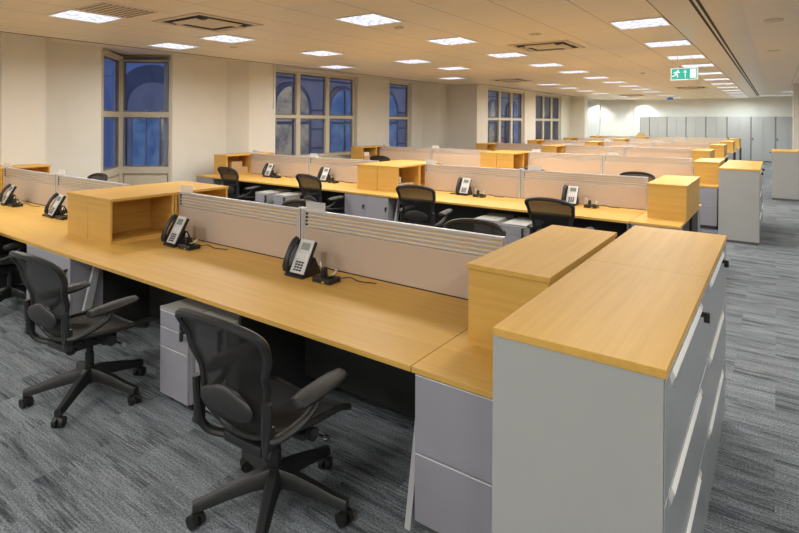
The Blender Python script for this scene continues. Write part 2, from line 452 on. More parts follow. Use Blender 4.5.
def bay_window():
    root = bpy.data.objects.new('window_1', None); COL.objects.link(root); struct(root)
    for P, Q, nm in ((BA, BC, 'l'), (BC, BB, 'r')):
        P3, Q3 = Vector((P[0], P[1], 0)), Vector((Q[0], Q[1], 0))
        d = Q3-P3; L = d.length; ang = math.atan2(d.y, d.x)
        mt = Matrix.Translation(P3) @ Matrix.Rotation(ang, 4, 'Z')
        fr = MB(); t = .065
        fr.box(0, t, -.02, .07, 0, 2.985).box(L-t, L, -.02, .07, 0, 2.985)
        for za, zb in ((.76, .885), (1.835, 1.935), (2.905, 2.985), (0, .12)):
            fr.box(t, L-t, -.02, .07, za, zb)
        o = fr.build('window_frame', 'frame', root); o.matrix_local = mt
        for za, zb in ((.885, 1.835), (1.935, 2.905)):
            o = MB().box(t, L-t, .02, .03, za, zb).build('pane', 'glass', root); o.matrix_local = mt
            g = MB()
            for a0, a1, b0, b1 in ((t, t+.025, za, zb), (L-t-.025, L-t, za, zb), (t+.025, L-t-.025, za, za+.025), (t+.025, L-t-.025, zb-.025, zb)):
                g.box(a0, a1, .0, .055, b0, b1)
            o = g.build('sash', 'stone_dark', root); o.matrix_local = mt
        o = MB().box(t+.03, L-t-.03, -.012, .03, .17, .72).build('apron_panel', 'frame', root); o.matrix_local = mt
        o = MB().box(t, L-t, .03, .05, .12, .76).build('apron_backing', 'frame', root); o.matrix_local = mt
        o = MB().box(.02, L-.05, -.08, -.02, 2.935, 2.984, .01).build('blind_box', 'gap' if nm == 'r' else 'flap', root); o.matrix_local = mt
bay_window()

# ------------------------------------------------------------------ recessed ceiling lamps
LAMP_DATA = {}
def lamp_light(kind):
    if kind not in LAMP_DATA:
        d = bpy.data.lights.new('ceiling_lamp_' + kind, 'AREA'); d.shape = 'SQUARE'; d.size = .56
        d.energy = LAMP_W*{'far': 1.25, 'edge': .4}.get(kind, 1); d.color = FAR_COL if kind == 'far' else LAMP_COL; d.spread = LAMP_SPREAD if kind != 'far' else math.radians(170)
        LAMP_DATA[kind] = d
    return LAMP_DATA[kind]

def make_lamp():
    t = thing('ceiling_light', '', 'ceiling light')
    f = MB(); a, b = .283, .300
    f.box(-b, b, -b, -a, -.008, 0).box(-b, b, a, b, -.008, 0).box(-b, -a, -a, a, -.008, 0).box(a, b, -a, a, -.008, 0)
    f.build('lamp_frame', 'pale_lip', t)
    MB().box(-a, a, -a, a, -.005, 0).build('diffuser', 'glow', t)
    return t
def ceiling_lamp(x, y, label, group='square recessed ceiling lights', kind='near'):
    t = place('ceiling_light', make_lamp, (x, y, CZ-.0005), 0, label, group)
    lo = bpy.data.objects.new('lamp_light', lamp_light(kind)); COL.objects.link(lo)
    lo.parent = t; lo.location = (0, 0, -.02)
    return t
ORD = ['nearest', 'second nearest', 'third nearest', 'fourth nearest', 'fifth nearest', 'sixth nearest', 'seventh nearest', 'eighth nearest', 'ninth nearest', 'tenth nearest', 'eleventh nearest', 'twelfth nearest', 'thirteenth nearest', 'fourteenth nearest']
for i, y in enumerate((7, 9, 11, 12.75, 14.9, 17, 19, 21, 23, 25, 27, 29)):
    ceiling_lamp(-1.365, y, 'bright square ceiling light beside the pale slotted strip, %s in its line' % ORD[i], kind='near' if y < 22 else 'far')
for i, y in enumerate((5, 7, 9, 11, 12.85, 14.8, 16.75, 18.8, 20.7, 22.7, 26, 28.5)):
    ceiling_lamp(-3.99, y, 'square ceiling light in the line second from the aisle, %s one' % ORD[i], kind='near' if y < 22 else 'far')
for i, (x, y) in enumerate(((-6.65, 3.0), (-6.67, 5), (-6.67, 7), (-6.0, 8.95), (-6.0, 10.6), (-6.0, 16.75), (-6.0, 18.8), (-6.03, 20.9), (-6.0, 23), (-6.0, 26.5), (-6.0, 28.6))):
    ceiling_lamp(x, y, 'square ceiling light in the line third from the aisle, ' + ORD[i] + ' one', kind='near' if y < 22 else 'far')
for i, (x, y) in enumerate(((-8.06, 5), (-8.08, 8.95), (-7.4, 13), (-8.3, 28.0))):
    ceiling_lamp(x, y, 'square ceiling light close to the window wall, ' + ORD[i] + ' of that line', kind='edge' if y < 22 else 'far')
for x, y in ((-1.37, 5), (1.3, 1.4), (1.3, 5), (1.3, 9), (1.3, 13), (1.3, 17), (2.2, 24), (2.2, 28), (-7.6, 1), (-4.0, -.4), (-1.37, -.4), (1.3, -.9), (-4.0, -2.4), (-1.37, -2.4), (1.3, -2.9), (-1.37, -4.6), (-6.65, -.4), (-6.65, -2.4)):  # unseen lamps added to brighten the aisle and the faces toward the camera
    ceiling_lamp(x, y, 'unseen square ceiling light added overhead, outside the picture', 'added ceiling lights outside the picture')

def slim_light(x, y, label):
    t = thing('slim_ceiling_light', label, 'ceiling light', (x, y, CZ-.0005), 0, 'slim lights at the far end')
    MB().box(-.62, .62, -.10, .10, -.02, 0).build('lamp_housing', 'pale_lip', t)
    MB().box(-.58, .58, -.075, .075, -.026, -.021).build('diffuser', 'glow', t)
slim_light(-.05, 27.6, 'slim white ceiling light at the far end, right of the black slot')
slim_light(.75, 24.6, 'slim white ceiling light at the right edge, above the wall pier')

for i, x in enumerate((-8.1, -5.75)):
    t = thing('wall_washer', ['round downlight over the far left wall with a bright scallop', 'round downlight over the left end of the white cupboards', 'round downlight over the middle of the white cupboards', 'round downlight over the right end of the white cupboards'][i], 'downlight', (x, YF-.55, CZ+.0 if x > -7.7 else CZ+.03), 0, 'downlights along the far wall')
    MB().tube([(.07*math.cos(a*PI/8), .07*math.sin(a*PI/8), -.004) for a in range(16)], .012, 6, True).build('rim', 'white', t)
    MB().cyl((0, 0, -.004), .055, .003).build('lamp_lens', 'glow', t)
    d = bpy.data.lights.new('downlight', 'SPOT'); d.energy = 85; d.color = (.95, 1, 1); d.spot_size = math.radians(110); d.spot_blend = .6; d.shadow_soft_size = .05
    o = bpy.data.objects.new('downlight', d); COL.objects.link(o); o.parent = t; o.location = (0, 0, -.02); o.rotation_euler = (math.radians(14), 0, 0)

# ------------------------------------------------------------------ other ceiling fittings
def make_cassette():
    t = thing('air_cassette', '', 'air conditioner')
    h = .47
    f = MB(); f.box(-h, h, -h, -h+.07, -.014, 0, .004).box(-h, h, h-.07, h, -.014, 0, .004).box(-h, -h+.07, -h+.07, h-.07, -.014, 0, .004).box(h-.07, h, -h+.07, h-.07, -.014, 0, .004)
    f.build('cassette_frame', 'flap', t)
    MB().box(-h+.07, h-.07, -h+.07, h-.07, -.006, 0).build('recess_panel', 'dark', t)
    MB().box(-.22, .22, -.22, .22, -.022, -.006, .006).build('intake_grille', 'flap', t)
    for k in range(4):
        m = Matrix.Rotation(k*PI/2, 4, 'Z') @ Matrix.Translation((0, -.290, -.030)) @ Matrix.Rotation(math.radians(-11), 4, 'X')
        MB().rbox(m, .48, .10, .010, .004).build('louvre_flap', 'flap', t)
        m2 = Matrix.Rotation(k*PI/2, 4, 'Z')
        for sx in (-.24, .24): MB().rbox(m2 @ Matrix.Translation((sx*.85, -.375, -.012)), .02, .05, .01).build('flap_hinge', 'dark', t)
    return t
for x, y, l in ((-5.78, 4.05, 'square air cassette with open flaps in the ceiling above the nearest desks'),
                (-3.0, 8.28, 'square air cassette in the ceiling at the centre of the picture'),
                (-6.3, 14.5, 'square air cassette in the ceiling in front of the three-light windows'),
                (-5.2, 25.0, 'small-looking air cassette far away, near the far white wall'),
                (-2.4, 20.6, 'air cassette in the ceiling under and left of the exit sign')):
    place('air_cassette', make_cassette, (x, y, CZ-.0005), 0, l, 'air cassettes in the ceiling')

t = thing('air_grille', 'perforated square air grille beside the nearest ceiling light', 'air grille', (-6.02, 3.0, CZ-.0005))
t.location = (-5.98, 3.02, CZ-.0005)
MB().box(-.30, .30, -.30, .30, -.006, 0).build('face_plate', 'flap', t)
for i in range(9):
    for j in range(9):
        MB().cyl((-.26+.065*i, -.26+.065*j, -.0085), .017, .002, seg=8).build('perforation', 'dark', t)

t = thing('slot_diffuser', 'long twin black slot air diffuser running down the pale ceiling strip', 'air diffuser', (-.67, 12, CZ-.004))
MB().box(-.045, .045, -14, 16, -.004, 0).build('slot_frame', 'beam', t)
for x in (-.028, .028): MB().box(x-.014, x+.014, -13.99, 15.99, -.006, -.004).build('slot', 'dark', t)

def sensor(x, y, label, r=.055):
    t = thing('ceiling_sensor', label, 'sensor', (x, y, CZ-.0005), 0, 'round ceiling sensors')
    MB().cyl((0, 0, -.014), r, .014, seg=20, r2=r*1.05).build('sensor_base', 'flap', t, True)
    MB().cyl((0, 0, -.026), r*.5, .0125, seg=16).build('sensor_lens', 'pale_lip', t, True)
sensor(-3.97, 5.6, 'small round ceiling sensor behind the big central square light')
sensor(-7.35, 5.62, 'small round ceiling sensor near the left air cassette')
sensor(-2.67, 14.0, 'small round ceiling sensor left of the exit sign')
for x, y, l in ((-.04, 7.6, 'round ceiling downlight rim at top right, the nearer one'), (-.05, 10.8, 'round ceiling downlight rim at right, the farther one')):
    t = thing('ceiling_downlight', l, 'downlight', (x, y, CZ-.0005), 0, 'unlit downlights right of the slot')
    MB().tube([(.09*math.cos(a*PI/10), .09*math.sin(a*PI/10), -.003) for a in range(20)], .01, 6, True).build('rim', 'flap', t, True)
    MB().cyl((0, 0, -.004), .08, .003, seg=20).build('lamp_lens', 'beam', t)
t = thing('ceiling_speaker', 'small perforated ceiling disc behind the central air cassette', 'speaker', (-2.72, 7.06, CZ-.0005))
MB().cyl((0, 0, -.006), .09, .006, seg=20).build('speaker_plate', 'flap', t)
for i in range(4):
    for j in range(4): MB().cyl((-.05+.033*i, -.05+.033*j, -.008), .008, .0015, seg=6).build('perforation', 'dark', t)

# exit sign on two wires
t = thing('exit_sign', 'green emergency exit sign with running man, arrow and door hanging by two wires', 'exit sign', (-1.265, 10.0, 2.505))
t.scale = (.87, 1, .87)
MB().box(-.235, .235, -.012, .012, 0, .235, .004).build('sign_frame', 'sign_frame', t)
MB().box(-.218, .218, -.0145, -.0125, .017, .218).build('sign_face', 'green', t)
mk = MB()
ya, yb = -.0165, -.0147
def poly(pts): mk.prism(pts, 'y', ya, yb)
# running man, left third
ox, oy = -.135, .118
mk.cyl((ox+.030, yb, oy+.060), .015, -(yb-ya), 'y', 14)
def limb(p, q, r):
    p, q = Vector((p[0], p[1])), Vector((q[0], q[1])); d = (q-p).normalized(); n = Vector((-d.y, d.x))*r
    poly([(ox+v.x, oy+v.y) for v in (p-n, q-n, q+n, p+n)])
limb((.020, .046), (-.012, -.006), .0135)
limb((.014, .040), (.046, .022), .006); limb((.046, .022), (.064, .040), .005)
limb((.010, .044), (-.028, .036), .006); limb((-.028, .036), (-.046, .012), .005)
limb((-.010, -.002), (.024, -.022), .0085); limb((.024, -.022), (.018, -.066), .007)
limb((-.012, -.004), (-.034, -.034), .0085); limb((-.034, -.034), (-.070, -.040), .007)
mk.build('running_man', 'sign_white', t); mk = MB()
# arrow up
poly([(.012, .045), (.022, .045), (.022, .155), (.012, .155)])
poly([(.017, .192), (-.012, .145), (-.004, .140), (.017, .168), (.038, .140), (.046, .145)])
mk.build('arrow', 'sign_white', t); mk = MB()
# door
poly([(.100, .040), (.200, .040), (.200, .205), (.100, .205)])
mk.build('door_symbol', 'sign_white', t)
for x in (-.12, .115): MB().tube([(x, 0, .235), (x, 0, (CZ-2.505)/.87)], .0035, 6).build('hanging_wire', 'white', t)
t = thing('far_sign', 'tiny blue lit sign under the ceiling near the far wall', 'sign', (-4.09, 27.7, CZ-.13))
MB().box(-.12, .12, -.02, .02, 0, .10, .004).build('sign_body', 'blue', t)
MB().box(-.02, .02, -.015, .015, .10, .1295).build('bracket', 'gap', t)

# ------------------------------------------------------------------ lines of white tambour cupboards along the far wall
LY = 29.85
xs = [-5.81, -5.36, -4.54, -3.69, -2.83, -1.95, -.99, -.05, .90]
for i in range(8):
    x0, x1 = xs[i], xs[i+1]
    t = thing('tall_cupboard', 'tall white tambour cupboard against the far wall, %s' % (['leftmost and narrow', 'second from the left', 'third from the left', 'fourth from the left', 'fifth from the left', 'third from the right', 'second from the right', 'rightmost'][i]), 'cupboard', ((x0+x1)/2, LY, 0), 0, 'white cupboards along the far wall')
    hw = (x1-x0)/2
    MB().box(-hw+.006, hw-.006, .02, .52, 0, 2.10).build('carcass', 'locker', t)
    for sx in (-1, 1):
        a, b = sorted((sx*.004, sx*(hw-.02)))
        MB().box(a, b, 0, .0195, .06, 2.08, .003).build('tambour_door', 'locker', t)
    MB().box(-hw, -hw+.016, -.004, .0195, .0, 2.10).build('edge_strip', 'gap', t)
    MB().box(-hw+.04, -hw+.09, -.012, -.0005, 1.0, 1.12, .003).build('lock', 'gap', t)
    MB().box(-hw+.01, hw-.01, .002, .0195, 0, .055).build('plinth', 'gap', t)

# ------------------------------------------------------------------ desks
H = .73
def worktop_desk(x0, x1, ya, yb, label, group, legs=True):
    """a desk whose front edge is ya and back edge is yb (front may be the larger y)"""
    t = thing('bench_desk', label, 'desk', ((x0+x1)/2, (ya+yb)/2, 0), 0, group)
    hw, lo, hi = (x1-x0)/2, min(ya, yb)-(ya+yb)/2, max(ya, yb)-(ya+yb)/2
    s = 1 if yb > ya else -1          # direction from front to back
    fr = -s*abs(hi)                   # local front y
    MB().box(-hw+.001, hw-.001, lo, hi, H-.026, H, .0015).build('worktop', 'wood_x', t)
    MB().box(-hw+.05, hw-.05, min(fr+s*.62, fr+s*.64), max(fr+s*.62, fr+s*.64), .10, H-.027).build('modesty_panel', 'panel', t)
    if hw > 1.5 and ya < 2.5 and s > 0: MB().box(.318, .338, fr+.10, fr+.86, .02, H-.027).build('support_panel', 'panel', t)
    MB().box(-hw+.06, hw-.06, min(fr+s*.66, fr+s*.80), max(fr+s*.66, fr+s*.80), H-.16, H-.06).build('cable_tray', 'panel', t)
    for sx in (-1, 1):
        l = MB(); x = sx*(hw-.025)
        for yo, yt in ((.05, .20), (.80, .68)):
            y0_, y1_ = fr+s*yo, fr+s*yt
            secs = []
            for z, y, wd, th in ((0, y0_, .065, .03), (H-.028, y1_, .045, .03)):
                xx = x-sx*.02*(z > .1)
                secs.append([(xx-th/2, y-wd/2, z), (xx+th/2, y-wd/2, z), (xx+th/2, y+wd/2, z), (xx-th/2, y+wd/2, z)])
            l.loft(secs)
        a, b = sorted((fr+s*.15, fr+s*.74)); xx = x-sx*.02
        l.box(xx-.0149, xx+.0149, a, b, H-.075, H-.027)
        l.build('desk_leg', 'leg_metal', t)
    return t

def key_at(mb, p, axis):
    x, y, z = p
    if axis == 'y': mb.cyl((x, y-.012, z), .011, .012, 'y', 10).box(x-.009, x+.009, y-.03, y-.012, z-.05, z+.008, .002)
    else: mb.cyl((x, y, z), .011, .012, 'x', 10).box(x+.012, x+.034, y-.008, y+.012, z-.030, z+.008, .003)

def storage(x0, x1, ya, yb, label, group, style, ends=False):
    """desk-high steel storage under a wood top; ya = front"""
    t = thing('storage_unit', label, 'storage unit', ((x0+x1)/2, (ya+yb)/2, 0), 0, group)
    hw, s = (x1-x0)/2, (1 if yb > ya else -1)
    hy = abs(yb-ya)/2; fr = -s*hy
    def Y(a, b): return sorted((fr+s*a, fr+s*b))
    MB().box(-hw-.002, hw+.0015, *Y(0, 2*hy), H-.026, H, .0015).build('worktop', 'wood_x', t)
    MB().box(-hw+.012, hw-.012, *Y(.03, .26), .05, H-.027).build('carcass', 'grey_metal', t)
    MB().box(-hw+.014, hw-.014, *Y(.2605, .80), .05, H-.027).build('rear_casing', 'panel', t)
    MB().box(-hw+.03, hw-.03, *Y(.06, .78), 0, .05).build('plinth', 'gap', t)
    if style == 'drawers':
        for k, (za, zb) in enumerate(((.065, .36), (.364, H-.032))):
            d = MB().box(-hw+.013, hw-.013, *Y(.008, .0295), za, zb, .003).build('drawer_front', 'grey_metal', t)
            MB().box(-hw+.016, hw-.016, *Y(.005, .0095), zb-.004, zb-.001).build('drawer_lip', 'pale_lip', d)
        if hw > .3:
            m = MB(); key_at(m, (hw-.06, fr+.008, .60), 'y') if s > 0 else None
            if s > 0: m.build('key', 'key', t)
            else: m.bm.free()
    else:
        for k in (0, 1):
            a, b = (-hw+.013, -.002) if k == 0 else (.002, hw-.013)
            d = MB().box(a, b, *Y(.008, .0295), .065, H-.032, .003).build('cupboard_door', 'grey_metal', t)
            if s > 0:
                m = MB(); key_at(m, (b-.035, fr+.008, .55), 'y'); m.build('key', 'key', d)
    return t

def mobile_pedestal():
    t = thing('mobile_pedestal', '', 'drawer pedestal')
    MB().box(-.15, .15, .02, .52, .055, .605, .003).build('carcass', 'white_metal', t)
    for za, zb in ((.06, .36), (.364, .482), (.486, .585)):
        d = MB().box(-.149, .149, 0, .0195, za, zb, .003).build('drawer_front', 'grey_metal', t)
        MB().box(-.145, .145, -.002, .004, zb-.003, zb-.0005).build('drawer_lip', 'pale_lip', d)
    MB().box(-.15, .15, 0, .0195, .587, .606).build('top_rail', 'white_metal', t)
    m = MB(); key_at(m, (.115, -.0, .50), 'y'); m.build('key', 'key', t)
    m = MB(); key_at(m, (.115, -.0, .565), 'y'); m.build('lock', 'key', t)
    for x in (-.11, .11):
        for y in (.07, .46):
            MB().cyl((x-.016, y, .027), .027, .032, 'x', 14).box(x-.012, x+.012, y-.012, y+.012, .03, .0549).build('caster', 'caster', t)
    return t

# ------------------------------------------------------------------ screens
def make_screen(L):
    t = thing('desk_screen', '', 'desk screen')
    h = L/2
    MB().box(-h+.012, h-.012, -.017, .017, H+.002, 1.0, .004).build('fabric_panel', 'fabric', t)
    MB().box(-h+.012, h-.012, -.013, .013, H-.20, H+.002).build('lower_panel', 'panel', t)
    for k in range(5):
        z = 1.003+.0265*k
        MB().box(-h+.012, h-.012, -.015, .015, z, z+(.011 if k < 4 else .020), .002).build('rail', 'silver', t)
    for sx in (-1, 1):
        a, b = sorted((sx*h, sx*(h-.012)))
        MB().box(a, b, -.018, .018, H+.002, 1.13, .002).build('end_trim', 'silver', t)
    MB().box(-h+.012, h-.012, -.005, .005, 1.001, 1.122).build('slat_backing', 'slat', t)
    for k in range(4): MB().box(-h+.016, -h+.026, -.0158, .0158, 1.0145+.0265*k, 1.0292+.0265*k).build('rail_spacer', 'dark', t)
    return t

def screen_post():
    t = thing('screen_post', '', 'screen post')
    MB().box(-.028, .028, -.022, .022, H+.002, 1.135, .004).build('post', 'silver', t)
    MB().box(-.004, .004, -.0235, .0235, H+.004, 1.133).build('post_groove', 'gap', t)
    MB().box(-.03, .03, -.024, .024, 1.1352, 1.142, .002).build('post_cap', 'pale_lip', t)
    return t

def name_holder(card=True):
    t = thing('name_holder', '', 'name holder')
    MB().box(-.095, .095, -.004, .004, -.012, .062, .0015).build('card_pocket', 'acrylic', t)
    if card: MB().box(-.088, .088, -.0015, .0015, .0, .055).build('blank_card', 'white', t)
    MB().box(-.085, .085, -.021, .021, .0022, .0055).build('clip', 'acrylic', t)
    return t

# ------------------------------------------------------------------ open shelf boxes on the desks
def shelf_box(x0, x1, y0, y1, faces, label, group):
    """beech boxes standing on the desk; faces: list of (xa, xb, side) columns, side the open direction"""
    t = thing('shelf_unit', label, 'shelf unit', ((x0+x1)/2, (y0+y1)/2, H), 0, group)
    cx, cy = (x0+x1)/2, (y0+y1)/2
    hy = (y1-y0)/2; h = .385; th = .02
    MB().box(x0-cx-.006, x1-cx+.006, -hy-.006, hy+.006, h-.024, h, .002).build('top_panel', 'wood_y', t)
    for xa, xb, side in faces:
        a, b = xa-cx+.0035, xb-cx-.0035
        for ya, yb in ((-hy, -.004), (.004, hy)):
            MB().box(a, b, ya, ya+th, 0, h-.0245).build('side_panel', 'wood_x', t)
            MB().box(a, b, yb-th, yb, 0, h-.0245).build('side_panel', 'wood_x', t)
            p, q = (a, a+.018) if side > 0 else (b-.018, b)
            MB().box(p, q, ya+th, yb-th, 0, h-.0245).build('back_panel', 'wood_y', t)
            p, q = (a+.018, b) if side > 0 else (a, b-.018)
            MB().box(p, q, ya+th, yb-th, 0, .018).build('bottom_panel', 'wood_y', t)
    return t

def carton(x, y, z, dx, dy, dz, label, mat='carton', rz=0, group=None):
    t = thing('carton', label, 'box', (x, y, z), rz, group)
    MB().box(-dx/2, dx/2, -dy/2, dy/2, 0, dz, .002).build('carton_body', mat, t)
    MB().box(-dx/2-.001, dx/2+.001, -.02, .02, dz-.002, dz+.001).build('tape', 'white' if mat == 'carton' else 'carton', t)

# ------------------------------------------------------------------ phones and power blocks
def make_phone(lcd='lcd'):
    t = thing('desk_phone', '', 'phone')
    # foot: wedge
    MB().prism([(-.095, 0), (.085, 0), (.085, .012), (.03, .12), (-.03, .055), (-.095, .012)], 'x', -.085, .085).build('stand', 'black', t)
    tilt = math.radians(62)
    B = Matrix.Translation((0, -.075, .018)) @ Matrix.Rotation(tilt, 4, 'X')      # local x right, y up the face, -z... normal = +z
    def lay(mb, name, mat, smooth=False):
        o = mb.build(name, mat, t, smooth); o.matrix_local = B; return o
    lay(MB().box(-.095, .095, 0, .235, -.012, .016, .006), 'body', 'black')
    lay(MB().box(-.038, .094, .004, .238, .0165, .024, .004), 'faceplate', 'face')
    lay(MB().box(-.006, .070, .165, .215, .0245, .0265, .001), 'display', lcd)
    mk_ = MB()
    for i in range(3):
        for j in range(4): mk_.box(-.008+.026*i, .012+.026*i, .020+.018*j, .032+.018*j, .0243, .0275, .001)
    lay(mk_, 'keypad', 'keys')
    mk_ = MB().tube([(.03+.014*math.cos(a*PI/6), .122+.014*math.sin(a*PI/6), .0255) for a in range(12)], .003, 6, True)
    for i in (0, 1):
        for j in range(3): mk_.box((-.018, .066)[i], (.004, .084)[i], .104+.014*j, .112+.014*j, .0243, .0268, .001)
    lay(mk_, 'navigation_keys', 'pale_lip')
    pts = [(-.068, .004, .030), (-.068, .03, .045), (-.068, .075, .058), (-.068, .12, .062), (-.068, .165, .058), (-.068, .21, .046), (-.068, .236, .032)]
    lay(MB().tube(pts, [.020, .027, .022, .020, .022, .027, .021], 10, flat=.75), 'handset', 'black', True)
    return t
def phone_cord():
    pts = []
    for i in range(60):
        a = i/59
        pts.append((-.07-.14*math.sin(a*PI*.9)*.9, -.08+.10*a-.05*math.sin(a*PI), .010+.004*math.sin(i*1.6)+.0*a))
    return MB().tube(pts, .0045, 6)

def make_power():
    t = thing('power_block', '', 'power block')
    MB().box(-.078, .078, -.055, .055, 0, .034, .004).build('block', 'black', t)
    MB().box(-.035, -.005, -.020, .020, .0345, .092, .006).build('plug', 'black', t)
    MB().box(.015, .055, -.02, .02, .0345, .048, .004).build('socket_plug', 'black', t)
    MB().box(.022, .048, -.012, .012, .0485, .0505).build('yellow_label', 'yellow', t)
    MB().box(.01, .03, -.0572, -.0555, .006, .016).build('yellow_tag', 'yellow', t)
    pts = [(-.04, .0, .07), (-.07, .015, .11), (-.085, .035, .10), (-.09, .05, .05), (-.085, .06, .01)]
    MB().tube(smooth_path(pts, 5), .004, 6).build('white_lead', 'white', t, True)
    pts = [(.05, .0, .05), (.06, .03, .075), (.03, .055, .07), (.0, .07, .03), (.02, .085, .006)]
    MB().tube(smooth_path(pts, 5), .004, 6).build('loop_lead', 'white', t, True)
    pts = [(.06, .02, .02), (.10, .04, .03), (.15, .07, .035), (.19, .10, .012), (.24, .13, .006), (.30, .15, .005)]
    MB().tube(smooth_path(pts, 5), .0035, 6).build('trailing_lead', 'cable_black', t, True)
    return t

def smooth_path(pts, n=4):
    P = [Vector(p) for p in pts]; out = []
    for i in range(len(P)-1):
        a, b, c_, d = P[max(i-1, 0)], P[i], P[i+1], P[min(i+2, len(P)-1)]
        for k in range(n):
            t = k/n
            out.append(.5*((2*b)+(c_-a)*t+(2*a-5*b+4*c_-d)*t*t+(3*b-a-3*c_+d)*t**3))
    out.append(P[-1]); return out

# ------------------------------------------------------------------ mesh-backed task chair, facing +Y
def lerp_tab(tab, t):
    for (a, va), (b, vb) in zip(tab, tab[1:]):
        if t <= b: 
            k = (t-a)/(b-a); k = k*k*(3-2*k)
            return va+(vb-va)*k
    return tab[-1][1]
BW = [(0, .178), (.12, .188), (.32, .195), (.50, .206), (.72, .244), (.90, .258), (1, .254)]
BY = [(0, -.215), (.2, -.262), (.42, -.268), (.7, -.315), (1, -.385)]
def back_w(t):
    c_ = 1.0
    if t < .16: c_ = (1-((.16-t)/.16)**2.6)**(1/2.6)
    if t > .86: c_ = (1-((t-.86)/.14)**2.4)**(1/2.4)
    return lerp_tab(BW, t)*max(c_, 0)
def back_pt(u, t):
    w_ = back_w(t)
    return Vector((u*w_, lerp_tab(BY, t)+.045*(u*w_/.27)**2, .455+.535*t))
SWD = [(0, .19), (.5, .235), (.85, .25), (1, .235)]
def seat_w(s):
    c_ = 1.0
    if s < .12: c_ = (1-((.12-s)/.12)**2.5)**(1/2.5)
    if s > .9: c_ = (1-((s-.9)/.1)**2.5)**(1/2.5)
    return lerp_tab(SWD, s)*max(c_, 0)
def seat_pt(u, s):
    w_ = seat_w(s)
    z = .455+.012*math.cos(s*PI)+.004*s - (.060*((s-.72)/.28)**1.6 if s > .72 else 0)
    z += .028*(abs(u*w_)/.25)**2.5 - .012*math.sin(s*PI)
    return Vector((u*w_, -.20+.475*s, z))
def loop(fn, n):
    ts = [.5-.5*math.cos(PI*i/n) for i in range(n+1)]
    L = [fn(1, t) for t in ts]; R = [fn(-1, t) for t in ts[::-1]]
    return L[:-1]+R[:-1]

